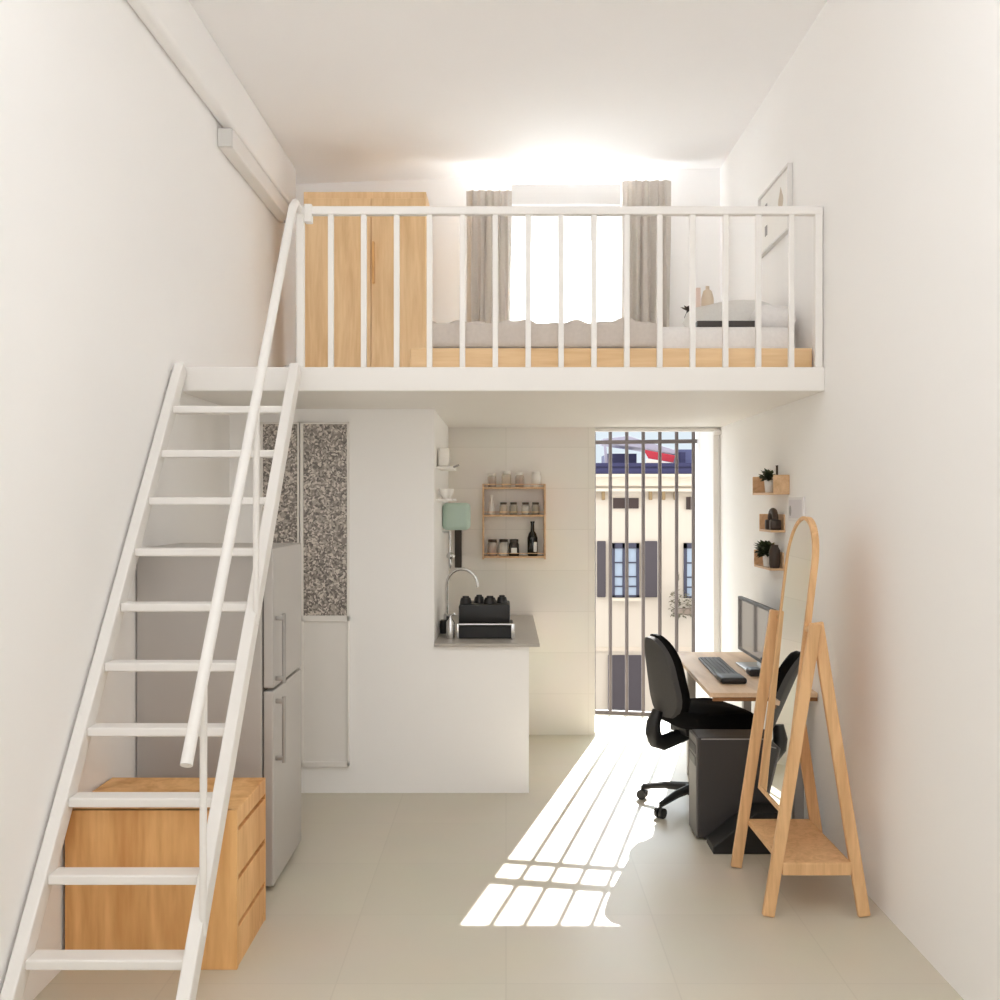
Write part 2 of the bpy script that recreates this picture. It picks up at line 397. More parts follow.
# ------------------------------------------------------------------ bed and bedding
by0, by1 = 5.17, 6.08
BED = thing('bed', 'low pine bed with white mattress behind the loft railing', 'bed', (.53, 5.6, LT))
MB().box(PX(410, by0), XR - .012, by0, by0 + .03, LT + .004, PZ(348, by0), .006).box(PX(410, by0), XR - .012, by1 - .03, by1, LT + .004, 2.48, .006)\
    .box(PX(410, by0), PX(410, by0) + .03, by0 + .03, by1 - .03, LT + .004, 2.48, .006).box(XR - .042, XR - .012, by0 + .03, by1 - .03, LT + .004, 2.48, .006)\
    .box(PX(410, by0) + .03, XR - .042, by0 + .03, by1 - .03, 2.42, 2.44).build('bed_frame', PINE_X, BED)
MB().box(-.40, 1.46, by0 + .035, by1 - .035, 2.4405, 2.598, .03, 3).build('mattress', SHEET, BED, True)
def blank(u, v):
    x = -.392 + 1.17 * u + .008 * math.sin(9 * v)
    s_ = v * 1.16
    bump = .010 * math.sin(x * 23) + .007 * math.sin(x * 51 + 2) + .006 * math.sin(x * 11 + v * 9)
    if s_ < .13: return (x, by0 + .020 + bump * .5, 2.4875 + s_)
    if s_ > 1.03: return (x, by1 - .022, 2.617 + bump - (s_ - 1.03))
    return (x, by0 + .020 + (s_ - .13), 2.614 + bump + .004 * math.sin(s_ * 30 + x * 7))
bl = MB().surf(blank, 120, 40)
blanket = solo(bl, 'blanket', BLANK, 'rumpled grey blanket draped over the left part of the bed', 'blanket', smooth=True)
md = blanket.modifiers.new('thick', 'SOLIDIFY'); md.thickness = .006; md.offset = 1
def pillow(c, sx, sy, sz_, rot, m, label):
    t = MB()
    def top(sign):
        def f(u, v):
            a, b = 2 * u - 1, 2 * v - 1
            h = (max(0, 1 - a ** 4) * max(0, 1 - b ** 4)) ** .5
            k = 1 - .06 * (a * a * b * b)
            return Vector(c) + rot @ Vector((a * sx / 2 * k, b * sy / 2 * k, sign * h * sz_ / 2 + .004 * math.sin(7 * a + 3 * b)))
        return f
    t.surf(top(1), 18, 18); t.surf(top(-1), 18, 18)
    bmesh.ops.remove_doubles(t.bm, verts=t.bm.verts, dist=.0006)
    return solo(t, 'pillow', m, label, 'pillow', 'pillows at the head of the bed', True)
solo(MB().box(PX(695, 5.3), PX(757, 5.3), 5.24, 5.40, 2.5995, 2.632, .004), 'tray', mat('dark_tray', (62, 56, 52), .5), 'flat dark tray lying on the white sheet in front of the grey pillow', 'tray')
pillow((1.275, 5.80, 2.735), .50, .42, .20, Matrix.Rotation(math.radians(-8), 3, 'Y') @ Matrix.Rotation(math.radians(14), 3, 'X'), PILLOW, 'larger pale grey pillow propped high near the right wall')
pillow((1.425, 5.46, 2.672), .22, .22, .14, Matrix.Rotation(math.radians(4), 3, 'Y'), SHEET, 'smaller white pillow at the right end of the bed, in front of the grey pillow')

# bedside table with objects
BT = thing('bedside_table', 'small bedside table behind the bed holding the beige bottle', 'bedside table', (1.3, 6.36, LT))
MB().box(PX(693, 6.2), 1.535, 6.2, 6.54, 2.79, 2.812, .003).build('top', SHELFW, BT)
for x in (PX(693, 6.2) + .025, 1.51):
    for y in (6.225, 6.515): MB().box(x - .015, x + .015, y - .015, y + .015, LT, 2.79).build('leg', WHITE, BT)
zt = 2.812
v_ = MB().lathe([(.022, 0), (.034, .03), (.04, .09), (.038, .16), (.026, .205), (.012, .215), (.012, .235)], (PX(707.5, 6.37), 6.37, zt))
solo(v_, 'ceramic_bottle', BEIGE, 'beige ceramic bottle on the bedside table', 'bottle', smooth=True)
solo(MB().box(PX(695, 6.4), PX(699.5, 6.4), 6.36, 6.5, zt, zt + .225, .003), 'book', PINK, 'slim pink book standing upright beside the beige bottle', 'book')
dv = thing('bud_vase', 'small black bud vase left of the beige bottle', 'vase', (PX(687.5, 6.22), 6.25, zt))
MB().lathe([(.02, 0), (.024, .02), (.012, .05), (.01, .06)], (PX(689, 6.22), 6.25, zt)).build('vessel', BLACK, dv, True)
lv = MB()
for k in range(8): lv.leaf((PX(689, 6.22), 6.25, zt + .055), (math.cos(k * .8) * .7 - .3, math.sin(k * .8), .7 + .3 * (k % 2)), .055, .014)
lv.build('sprig', DBROWN, dv)

# picture on the right wall of the loft
pc = thing('framed_picture', 'framed abstract print hung on the loft right wall above the bed', 'picture', (XR - .012, 5.9, 3.187))
py0, py1, pz0, pz1 = 5.56, 6.22, 3.187, 3.55
f_ = MB(); t_ = .012
f_.box(XR - .028, XR - .002, py0, py0 + t_, pz0, pz1).box(XR - .028, XR - .002, py1 - t_, py1, pz0, pz1).box(XR - .028, XR - .002, py0 + t_, py1 - t_, pz0, pz0 + t_).box(XR - .028, XR - .002, py0 + t_, py1 - t_, pz1 - t_, pz1)
f_.build('frame', mat('pale_grey_frame', (222, 220, 217), .5), pc)
pp = MB().box(XR - .014, XR - .004, py0 + t_, py1 - t_, pz0 + t_, pz1 - t_).build('print', PAPER, pc)
MB().ball((XR - .0145, 5.755, 3.395), (.001, .055, .05)).prism([(XR - .0152, 5.73, 3.44), (XR - .0152, 5.78, 3.44), (XR - .0152, 5.755, 3.475)], (.0012, 0, 0)).build('motif', TAUPE, pp)
MB().box(XR - .0152, XR - .0142, 6.05, 6.10, 3.41, 3.475).build('mark', GREY, pp)
MB().box(XR - .0152, XR - .0142, 6.05, 6.105, 3.285, 3.345).build('mark', GREY, pp)

# curtains
def curtain(x0, x1, zt, zb, y, folds, m, name, label, cat, amp=.035, taper=.0, seed=0, thick=.004):
    def f(u, v):
        x = x0 + (x1 - x0) * u
        a = amp * (.45 + .55 * v)
        yy = y + a * math.sin(u * folds * 2 * PI + seed) + .3 * a * math.sin(u * folds * 4.6 * PI + seed * 2 + v * 1.5)
        return (x + .006 * math.sin(v * 5 + u * 20), yy, zt + (zb - zt) * v)
    t = MB().surf(f, int(folds * 14), 16, thick)
    return solo(t, name, m, label, cat, 'curtains at the loft window' if name == 'curtain' else None, True)
curtain(PX(466, 7.32), PX(511, 7.32), PZ(190, 7.32), LT + .02, 7.33, 5, CURT, 'curtain', 'taupe linen curtain at the left side of the loft window, beside the wardrobe', 'curtain', seed=.5)
curtain(PX(622, 7.32), PX(671, 7.32), PZ(180, 7.32), LT + .02, 7.33, 5, CURT, 'curtain', 'taupe linen curtain at the right side of the loft window', 'curtain', seed=1.7)
curtain(-.07, .93, 3.925, LT + .02, 7.475, 12, SHEER, 'sheer_curtain', 'glowing white sheer curtain between the two taupe curtains', 'sheer curtain', amp=.012, thick=None)
pl = thing('curtain_pelmet', 'white pelmet board above the sheer window curtain', 'pelmet', (.44, 7.4, 3.84))
MB().box(PX(511, 7.36), PX(621, 7.36), 7.36, 7.38, PZ(204, 7.36), PZ(184, 7.36), .003).build('board', WALL, pl)
MB().box(PX(511, 7.36), PX(621, 7.36), 7.3805, 7.45, PZ(204, 7.36), PZ(204, 7.36) + .012).build('fill_strip_tray', WALL, pl)  # tray added to carry the hidden fill strip
strip = bpy.data.lights.new('added_fill_strip', 'AREA'); strip.shape = 'RECTANGLE'; strip.size = .76; strip.size_y = .05; strip.energy = FILL_STRIP  # fill lamp added out of sight behind the pelmet, brightens the loft ceiling
strip.color = (.94, .97, 1)
sto = bpy.data.objects.new('added_fill_strip', strip); C.objects.link(sto); sto.location = (.44, 7.415, PZ(204, 7.36) + .03)
sto.rotation_euler = Vector((0, -.45, 1)).to_track_quat('-Z', 'Y').to_euler()

# slim casing under the beam
cs = thing('wall_casing', 'long slim white casing fixed on the left wall just under the ceiling beam', 'casing', (XL + .04, 6.45, 3.68))
MB().box(XL + .002, XL + .085, 5.72, 7.25, 3.685, 3.795, .01).build('body', WHITE, cs)
MB().box(XL + .002, XL + .083, 5.7, 5.72, 3.687, 3.79, .004).build('end_cap', mat('cap_grey', (214, 213, 209), .5), cs)
MB().cyl((XL + .06, 7.2, 3.684), (XL + .06, 7.2, 3.67), .012).build('knob', GREY, cs)

# ------------------------------------------------------------------ chest of drawers
cx0, cx1, cy0, cy1, cz = XL + .012, PX(237, 3.705), 3.705, 4.15, .580
CH = thing('chest_of_drawers', 'honey pine chest of three drawers on the floor behind the stairs', 'chest of drawers', ((cx0 + cx1) / 2, 3.9, 0))
MB().box(cx0, cx1 - .06, cy0, cy1, 0, .514, .003).box(cx0, cx1, cy0, cy1, .514, cz, .004).box(cx0, cx1 - .0205, cy0 - .0005, cy0 + .02, 0, cz, .003).box(cx1 - .0605, cx1, cy0, cy0 + .022, 0, .516, .002).box(cx1 - .0605, cx1, cy1 - .01, cy1, 0, .516, .002)\
    .box(cx1 - .0605, cx1 - .004, cy0 + .022, cy1 - .01, 0, .03).build('body', CHESTW, CH)
for z0, z1 in ((.034, .143), (.161, .317), (.335, .497)):
    MB().box(cx1 - .0595, cx1 - .001, cy0 + .026, cy1 - .013, z0, z1, .002).build('drawer', CHESTW, CH)

# ------------------------------------------------------------------ fridge
fx1, fy, fb, fz = -1.012, 4.44, 5.05, 1.498
FR = thing('fridge', 'tall silver two door fridge standing against the left wall', 'fridge', (-1.3, 4.7, 0))
MB().box(XL + .005, fx1 - .05, fy, fb, .02, fz, .006).box(XL + .05, fx1 - .08, fy + .03, fb - .03, 0, .02).build('body', FRIDGE, FR)
zg = .882
MB().box(fx1 - .05, fx1 - .044, fy + .008, fb - .008, .03, fz - .006).build('gasket', FRIDGEG, FR)
for z0, z1, h0, h1 in ((.025, zg - .006, .575, .825), (zg + .006, fz, .925, 1.19)):
    d = MB().box(fx1 - .044, fx1, fy, fb, z0, z1, .007).build('door', FRIDGE, FR)
    hy = fy + .045
    h = MB().cyl((fx1 + .036, hy, h0 - .02), (fx1 + .036, hy, h1 + .02), .009)
    for z in (h0, h1): h.box(fx1 - .001, fx1 + .036, hy - .008, hy + .008, z - .01, z + .01, .002)
    h.build('handle', STEEL, d, True)

# ------------------------------------------------------------------ kitchen
solo(MB().box(-.4199, .134, 5.96, YB - .01, 0, .856), 'kitchen_base_unit', WALL, 'plain white kitchen base unit below the grey worktop', 'kitchen unit')
solo(MB().box(-.419, .197, 5.93, YB - .008, .8565, .876, .003), 'kitchen_worktop', WTOP, 'grey stone kitchen worktop on the white base unit', 'worktop')
WT = .876
dr = thing('dish_rack', 'black dish rack with chrome rail on the kitchen worktop', 'dish rack', (-.13, 6.3, WT))
MB().box(PX(457, 6.2), PX(513, 6.2), 6.15, 6.5, WT + .001, WT + .075, .006).build('tray', BLACK, dr)
MB().tube([(PX(459, 6.2), 6.135, WT + .088), (PX(512, 6.2), 6.135, WT + .088)], .006).box(PX(511, 6.2), PX(514.5, 6.2), 6.12, 6.16, WT + .002, WT + .092, .003).box(PX(457, 6.2), PX(459.5, 6.2), 6.12, 6.16, WT + .002, WT + .092, .003).build('rail', CHROME, dr, True)
bk = MB()
x0, x1 = PX(459, 6.25), PX(510, 6.25)
bk.box(x0, x1, 6.2, 6.48, WT + .075, WT + .20, .012)
bk.build('basket', BLACK, dr, True)
for k, (px, dy, r, lab) in enumerate(((466, .06, .034, 'left black bowl upside down on the dish rack'), (479, .14, .03, 'middle black bowl upside down on the dish rack, set further back'), (490, .07, .036, 'right black bowl upside down on the dish rack'), (502, .12, .03, 'rightmost black cup upside down at the end of the dish rack'))):
    t = MB().lathe([(r * 1.1, 0), (r * 1.1, .004), (r * 1.02, .02), (r * .85, .036), (r * .6, .0375), (r * .58, .047), (r * .5, .047)], (PX(px, 6.3), 6.2 + dy, WT + .2), 18)
    solo(t, 'bowl' if k < 3 else 'cup', BLACK, lab, 'bowl' if k < 3 else 'cup', 'black dishes on the rack', True)
fc = thing('kitchen_tap', 'chrome swan neck tap left of the black dish rack', 'tap', (PX(448, 6.4), 6.55, WT))
fx = PX(446.5, 6.5); arc = [(fx, 6.55, WT), (fx, 6.55, PZ(585, 6.5))]
for k in range(1, 11):
    a = PI - k * PI * .92 / 10; arc.append((fx + .098 + .098 * math.cos(a), 6.55 - .03 * k / 10, PZ(585, 6.5) + .10 * math.sin(a)))
arc.append((arc[-1][0] + .004, 6.52, arc[-1][2] - .04))
MB().tube(arc, .0095, 12).build('spout', CHROME, fc, True)
MB().cyl((fx, 6.55, WT), (fx, 6.55, WT + .10), .022).cyl((fx, 6.55, WT + .08), (fx + .05, 6.52, WT + .11), .007).build('body', CHROME, fc, True)
sd = thing('soap_dispenser', 'small chrome soap dispenser at the front left of the worktop', 'soap dispenser', (PX(446, 6.1), 6.15, WT))
MB().lathe([(.024, 0), (.026, .01), (.026, .10), (.01, .12), (.008, .14)], (PX(450, 6.1), 6.15, WT)).build('bottle', CHROME, sd, True)
MB().cyl((PX(450, 6.1), 6.15, WT + .135), (PX(450, 6.1) - .035, 6.14, WT + .15), .006).build('pump', STEEL, sd, True)
solo(MB().lathe([(.022, 0), (.026, .05), (.024, .08), (.018, .085)], (PX(443, 6.35), 6.4, WT)), 'sponge_cup', BLACK, 'small dark cup in the corner behind the soap dispenser', 'cup', smooth=True)

wl = -.42
sh1 = thing('wall_shelf', 'upper small white shelf on the kitchen side wall', 'shelf', (wl + .05, 6.35, 1.90), group='white shelves on the kitchen side wall')
MB().box(wl + .001, wl + .1, 6.15, 6.6, 1.90, 1.915, .002).build('board', WHITE, sh1)
MB().cyl((wl + .09, 6.2, 1.908), (wl + .135, 6.2, 1.925), .006).build('peg', GREY, sh1)
solo(MB().box(wl + .01, wl + .075, 6.18, 6.32, 1.9155, 2.03, .012, 3), 'canister', CERAM, 'white rounded canister on the upper white kitchen shelf', 'canister', smooth=True)
sh2 = thing('wall_shelf', 'lower small white shelf on the kitchen side wall above the green box', 'shelf', (wl + .05, 6.35, 1.705), group='white shelves on the kitchen side wall')
MB().box(wl + .001, wl + .1, 6.15, 6.6, 1.705, 1.72, .002).build('board', WHITE, sh2)
for k, (y, r, lab) in enumerate(((6.21, .045, 'nearer white bowl on the lower white kitchen shelf'), (6.34, .042, 'farther white bowl on the lower white kitchen shelf'))):
    solo(MB().lathe([(r * .5, 0), (r * .55, .008), (r * .9, .035), (r, .06), (r * .93, .06), (r * .5, .014)], (wl + .055, y, 1.7205)), 'bowl', CERAM, lab, 'bowl', 'white bowls on the kitchen side shelf', True)
solo(MB().box(wl + .002, PX(470, 6.75), 6.68, 6.92, 1.515, 1.695, .03, 4), 'wall_dispenser', GREENB, 'pale green rounded box mounted on the kitchen side wall', 'dispenser', smooth=True)
solo(MB().box(PX(454.5, 7.4), PX(461.5, 7.4), YB - .03, YB - .008, PZ(568, 7.4), PZ(528, 7.4), .006), 'hanging_cutting_board', mat('dark_board', (70, 62, 56), .6), 'narrow dark cutting board hung on the back wall under the green box', 'cutting board')
ld = MB().cyl((wl + .05, 6.72, 1.51), (wl + .05, 6.72, 1.36), .006).ball((wl + .055, 6.72, 1.345), (.03, .03, .024)).cyl((wl, 6.72, 1.505), (wl + .056, 6.72, 1.505), .005)
solo(ld, 'hanging_ladle', CHROME, 'steel ladle hung on the kitchen side wall below the green box', 'ladle', smooth=True)
sp2 = MB().cyl((wl + .045, 6.86, 1.50), (wl + .045, 6.86, 1.32), .006).ball((wl + .045, 6.86, 1.29), (.012, .028, .04)).cyl((wl, 6.86, 1.495), (wl + .05, 6.86, 1.495), .005)
solo(sp2, 'hanging_spoon', CHROME, 'steel serving spoon hung behind the ladle', 'spoon', smooth=True)

# spice rack
D = 7.38
rx0, rx1, ryb, ryf = PX(482.5, D), PX(545.5, D), YB - .007, YB - .135
SR = thing('spice_rack', 'wooden three tier spice rack on the kitchen back wall', 'spice rack', ((rx0 + rx1) / 2, YB - .07, PZ(558, D)))
zs = [PZ(557.5, D), PZ(516.5, D), PZ(489, D)]
for z in zs:
    b_ = MB().box(rx0 + .012, rx1 - .012, ryf, ryb, z, z + .012, .002).build('shelf', SHELFW, SR)
    MB().box(rx0 + .012, rx1 - .012, ryf - .004, ryf + .002, z + .03, z + .036).build('rail', SHELFW, b_)
for x in (rx0, rx1 - .012):
    MB().box(x, x + .012, ryf, ryb, zs[0] - .01, PZ(484, D), .002).build('side_panel', SHELFW, SR)
def jar(name, x, z, r, h, body, lid, fill, label, cat, group, label_patch=None):
    t = thing(name, label, cat, (x, YB - .075, z), 0, group)
    c = (x, YB - .075, z)
    MB().lathe([(r * .9, 0), (r, .006), (r, h * .72), (r * .78, h * .84), (r * .78, h * .86)], c, 16).build('body', body, t, True)
    if fill: MB().lathe([(r * .85, .003), (r * .92, .006), (r * .92, h * .62)], c, 14).build('contents', fill, t, True)
    MB().lathe([(r * .86, h * .845), (r * .86, h), (r * .8, h + .002)], c, 16).build('lid', lid, t, True)
    if label_patch: MB().box(x - r * .55, x + r * .55, c[1] - r - .003, c[1] - r * .7, z + h * .15, z + h * .5, .002).build('paper_label', PAPER, t)
    return t
BR = mat('spice_brown', (176, 132, 104), .9); TANF = mat('grain', (232, 212, 186), .9); GRN = mat('herb', (150, 148, 112), .9)
G1, G2, G3 = 'jars on the top tier of the spice rack', 'jars on the middle tier of the spice rack', 'jars on the bottom tier of the spice rack'
def upz(z): return z + .0125
for px, r, h, bd, ld_, fl, lb in ((492, .03, .10, JARG, CERAM, BR, 'leftmost clear jar on the top tier of the spice rack, brown contents'),
        (506.5, .034, .115, JARG, CERAM, TANF, 'second jar from the left on the top tier, pale grain and white lid'),
        (519.5, .031, .105, JARG, CERAM, BR, 'third jar from the left on the top tier, brown contents and white lid'),
        (536, .033, .11, CERAM, CERAM, None, 'rightmost jar on the top tier, solid white')):
    jar('spice_jar', PX(px, D), upz(zs[2]), r, h, bd, ld_, fl, lb, 'jar', G1)
t = MB().lathe([(.019, 0), (.022, .01), (.021, .08), (.010, .105), (.009, .13), (.012, .132), (.012, .14)], (PX(491.5, D), YB - .075, upz(zs[1])))
solo(t, 'oil_bottle', CERAM, 'slender white bottle at the left of the middle tier', 'bottle', smooth=True)
for px, fl, lb in ((503.5, TANF, 'leftmost dark lidded jar on the middle tier, pale contents'), (513.5, GRN, 'second dark lidded jar on the middle tier, green contents'), (525.5, PAPER, 'third dark lidded jar on the middle tier, white contents'), (535.5, GRN, 'rightmost dark lidded jar on the middle tier')):
    jar('spice_jar', PX(px, D), upz(zs[1]), .029, .088, JARG, DBROWN, fl, lb, 'jar', G2)
for px, bd, fl, pt, lb in ((492.5, JARG, BR, None, 'leftmost jar on the bottom tier, filled with brown spice'), (503.5, JARG, PAPER, None, 'middle jar on the bottom tier, filled with white powder'), (514, mat('dark_glass', (50, 42, 36), .2), None, True, 'dark jar with white paper label on the bottom tier')):
    jar('spice_jar', PX(px, D), upz(zs[0]), .037, .118, bd, DBROWN, fl, lb, 'jar', G3, pt)
wb = thing('wine_bottle', 'dark wine bottle at the right of the bottom tier', 'bottle', (PX(532.5, D), YB - .075, upz(zs[0])))
c = (PX(532.5, D), YB - .075, upz(zs[0]))
MB().lathe([(.034, 0), (.037, .008), (.037, .13), (.028, .16), (.014, .18), (.0125, .235), (.015, .237), (.015, .25)], c).build('glass', mat('wine_glass_dark', (26, 24, 18), .12), wb, True)
MB().box(c[0] + .004, c[0] + .03, c[1] - .036, c[1] - .02, c[2] + .03, c[2] + .10, .003).build('paper_label', PAPER, wb)

# ------------------------------------------------------------------ right wall shelves with plants
def tray(y0, y1, zb, h, p, label, near=True):
    t = thing('wall_shelf', label, 'shelf', (XR - p / 2, (y0 + y1) / 2, zb), 0, 'small wooden box shelves on the right wall')
    MB().box(XR - p, XR - .001, y0, y1, zb, zb + .012, .002).build('board', SHELFW, t)
    for y in ((y0, y1 - .012) if near else (y1 - .012,)): MB().box(XR - p, XR - .001, y, y + .012, zb + .012, zb + h, .002).build('end_panel', SHELFW, t)
    MB().box(XR - .008, XR - .001, y0 + .012, y1 - .012, zb + .012, zb + h).build('back_panel', SHELFW, t)
    return t
tray(5.62, 6.10, 1.742, .108, .09, 'topmost of the three wooden box shelves on the right wall')
tray(5.70, 5.97, 1.53, .10, .082, 'middle one of the three wooden box shelves on the right wall', False)
tray(5.72, 6.10, 1.315, .10, .082, 'lowest of the three wooden box shelves on the right wall', False)
def plant(x, y, z, r, h, n, L, label, potm=CERAM, spread=1.0, seed=1):
    rnd = random.Random(seed)
    t = thing('potted_plant', label, 'plant', (x, y, z), 0, 'small plants on the right wall shelves')
    MB().lathe([(r * .75, 0), (r * .8, .004), (r, h * .95), (r, h), (r * .86, h), (r * .8, h * .8)], (x, y, z), 18).build('pot', potm, t, True)
    f = MB()
    for k in range(n):
        a = rnd.random() * 2 * PI; e = rnd.uniform(.15, 1.3)
        d = Vector((math.cos(a) * spread, math.sin(a) * spread, e)).normalized()
        if x + d.x * L * 1.9 > XR - .012: d.x = -abs(d.x) * .5
        b0 = Vector((x, y, z + h * .9)) + d * rnd.uniform(.0, L * .8)
        f.leaf(b0, d + Vector((0, 0, rnd.uniform(-.4, .3))), L * rnd.uniform(.7, 1.1), L * .3)
    f.build('foliage', LEAF, t)
    return t
plant(XR - .05, 5.86, 1.7545, .03, .075, 60, .05, 'bushy green plant in white pot on the topmost wooden shelf', seed=3)
solo(MB().lathe([(.012, 0), (.014, .07), (.006, .09), (.006, .145), (.008, .15)], (XR - .05, 5.70, 1.7545)), 'bud_vase', DBROWN, 'thin dark bud vase on the topmost wooden shelf', 'vase', smooth=True)
av = MB()
pts = []
for k in range(13):
    a = PI * k / 12; pts.append((XR - .048, 5.79 + .05 * math.cos(a), 1.60 + .05 * math.sin(a)))
av.tube(pts, .018, 10).box(XR - .078, XR - .018, 5.725, 5.76, 1.5425, 1.60, .006).box(XR - .078, XR - .018, 5.825, 5.86, 1.5425, 1.60, .006)
solo(av, 'arch_ornament', DBROWN, 'dark brown arch ornament on the middle wooden shelf', 'ornament', smooth=True)
plant(XR - .05, 5.90, 1.3275, .03, .075, 60, .07, 'leafy green plant in white pot on the lowest wooden shelf', seed=5)
solo(MB().lathe([(.026, 0), (.03, .02), (.031, .10), (.02, .12), (.02, .13)], (XR - .046, 5.765, 1.3275)), 'brown_vase', DBROWN, 'dark brown vase beside the plant on the lowest wooden shelf', 'vase', smooth=True)
sp = thing('small_picture', 'small pale print on the right wall above the arched mirror', 'picture', (XR - .005, 5.47, PZ(520, 5.47)))
q0, q1, qz0, qz1 = 5.33, 5.61, PZ(521, 5.47), PZ(497, 5.47)
MB().box(XR - .012, XR - .001, q0, q1, qz0, qz1, .002).build('frame', mat('pale_frame', (226, 224, 224), .5), sp)
MB().box(XR - .0135, XR - .0115, q0 + .02, q1 - .02, qz0 + .015, qz1 - .015).build('print', mat('lilac_print', (214, 210, 214), .8), sp)
MB().ball((XR - .0135, 5.565, (qz0 + qz1) / 2 - .01), (.0015, .022, .03)).build('motif', GREY, sp)

# ------------------------------------------------------------------ desk
DK = thing('desk', 'birch topped desk along the right wall under the shelves', 'desk', (1.3, 5.8, 0))
MB().prism([(1.02, 5.1, .722), (XR - .004, 5.1, .722), (XR - .004, 6.49, .722), (1.06, 6.49, .722)], (0, 0, .024), .003).build('desktop', DESKW, DK)
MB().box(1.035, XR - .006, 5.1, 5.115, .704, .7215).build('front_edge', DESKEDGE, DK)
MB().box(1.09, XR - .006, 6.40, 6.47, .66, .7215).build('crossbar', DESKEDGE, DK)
for x, y in ((1.155, 6.36), (1.5, 6.36), (1.485, 5.19)):
    MB().box(x - .025, x + .025, y - .025, y + .025, 0, .7215 if y < 6 else .66, .004).build('leg', GREY, DK)
dz = .746
kb = thing('keyboard', 'long dark keyboard on the desk in front of the monitor', 'keyboard', (1.2, 5.85, dz))
MB().prism([(1.135, 5.53, dz + .001), (1.275, 5.53, dz + .001), (1.295, 6.18, dz + .001), (1.165, 6.18, dz + .001)], (0, 0, .012), .003).build('body', mat('kb_grey', (104, 102, 104), .5), kb)
ks = MB()
for r in range(5):
    for k in range(17):
        y = 5.55 + k * .036; x = 1.149 + r * .0245 + (y - 5.53) * .038
        ks.box(x, x + .020, y, y + .030, dz + .012, dz + .019, .002)
kk = ks.build('keys', mat('key_grey', (78, 77, 80), .5), kb)
solo(MB().box(1.125, 1.262, 5.33, 5.49, dz + .0005, dz + .034, .014, 4), 'computer_mouse', BLACK, 'dark rounded mouse at the near end of the keyboard', 'mouse', smooth=True)
MN = thing('monitor', 'wide black monitor on the desk facing left, near the right wall', 'monitor', (1.45, 5.85, dz))
mx0 = 1.42
my0, my1, mz0, mz1 = 5.45, 6.25, .80, 1.125
MB().box(mx0, mx0 + .028, my0, my1, mz0, mz1, .004).box(mx0 + .028, mx0 + .05, my0 + .2, my1 - .2, mz0 + .08, mz1 - .08, .008).build('housing', BLACK, MN)
MB().box(mx0 - .002, mx0 + .001, my0 + .022, my1 - .03, mz0 + .022, mz1 - .016).build('screen', SCREEN, MN)
MB().box(mx0 + .03, mx0 + .06, 5.80, 5.90, dz + .01, .95, .004).box(mx0 - .07, mx0 + .11, 5.70, 6.0, dz + .001, dz + .013, .004).build('stand', STEEL, MN)
solo(MB().box(1.33, 1.405, 5.56, 5.66, dz + .001, dz + .04, .012, 3), 'desk_hub', BLACK, 'small black device on the desk below the monitor', 'device', smooth=True)

# ------------------------------------------------------------------ office chair
OC = thing('office_chair', 'black office chair on casters turned towards the desk', 'office chair', (1.05, 5.7, 0), math.radians(18))
t = MB()
def rrect(cx, cy, sx, sy, r, n=6):
    out = []
    for qx, qy, a0 in ((1, 1, 0), (-1, 1, 90), (-1, -1, 180), (1, -1, 270)):
        for k in range(n + 1):
            a = math.radians(a0 + 90 * k / n); out.append((cx + qx * (sx / 2 - r) + r * math.cos(a), cy + qy * (sy / 2 - r) + r * math.sin(a)))
    return out
def cushion(mb, layers):
    rings = [[mb.bm.verts.new(Vector(p)) for p in L] for L in layers]
    n = len(rings[0])
    for i in range(len(rings) - 1):
        for k in range(n): mb.bm.faces.new((rings[i][k], rings[i][(k + 1) % n], rings[i + 1][(k + 1) % n], rings[i + 1][k]))
    mb.bm.faces.new(rings[0][::-1]); mb.bm.faces.new(rings[-1]); return mb
def seat_layer(z, gx, gy): return [(x, y, z - (.03 * max(0, (x - .2) / .12)) + .012 * (x < -.1)) for x, y in rrect(.07, 0, .48 * gx, .48 * gy, .13)]
cushion(t, [seat_layer(.455, .8, .8), seat_layer(.462, .93, .93), seat_layer(.49, 1, 1), seat_layer(.53, 1, 1), seat_layer(.552, .95, .95), seat_layer(.562, .82, .82)]).build('seat', BLACKF, OC, True, True)
def back_layer(x, g, wfac=1.0):
    out = []
    for a, b in rrect(0, 0, .40 * g * wfac, .47 * g, .16 * g):
        u = b / .235
        w = a * (1 - .17 * (u + 1))           # narrower at the top
        out.append((x + .04 * (a / .2) ** 2 * .6 - .05 * u * .9 - .012 * u * u, w, .735 + b))
    return out
bkc = cushion(MB(), [back_layer(-.205, .93), back_layer(-.19, 1.0), back_layer(-.165, 1.0), back_layer(-.148, .93), back_layer(-.142, .8)]).build('backrest', BLACKF, OC, True, True)
cushion(MB(), [back_layer(-.236, .82), back_layer(-.228, .93), back_layer(-.2, .955)]).build('back_shell', mat('grey_back_fabric', (72, 70, 69), .9, var=.08, scale=70), bkc, True, True)
MB().tube([(.0, 0, .425), (-.10, 0, .395), (-.19, 0, .37), (-.235, 0, .385), (-.252, 0, .43), (-.25, 0, .48), (-.222, 0, .55)], [.036, .04, .044, .045, .044, .04, .03], 14).build('back_bracket', BLACK, OC, True, True)
MB().box(-.10, .16, -.10, .10, .415, .456, .01).cyl((0, 0, .10), (0, 0, .26), .028).cyl((0, 0, .24), (0, 0, .42), .018).build('gas_lift', BLACK, OC, True, True)
MB().tube([(-.05, -.08, .43), (-.07, -.2, .42), (-.08, -.24, .40)], .008).build('lever', BLACK, OC, True, True)
MB().cyl((0, 0, .07), (0, 0, .125), .045).build('hub', BLACK, OC, True, True)
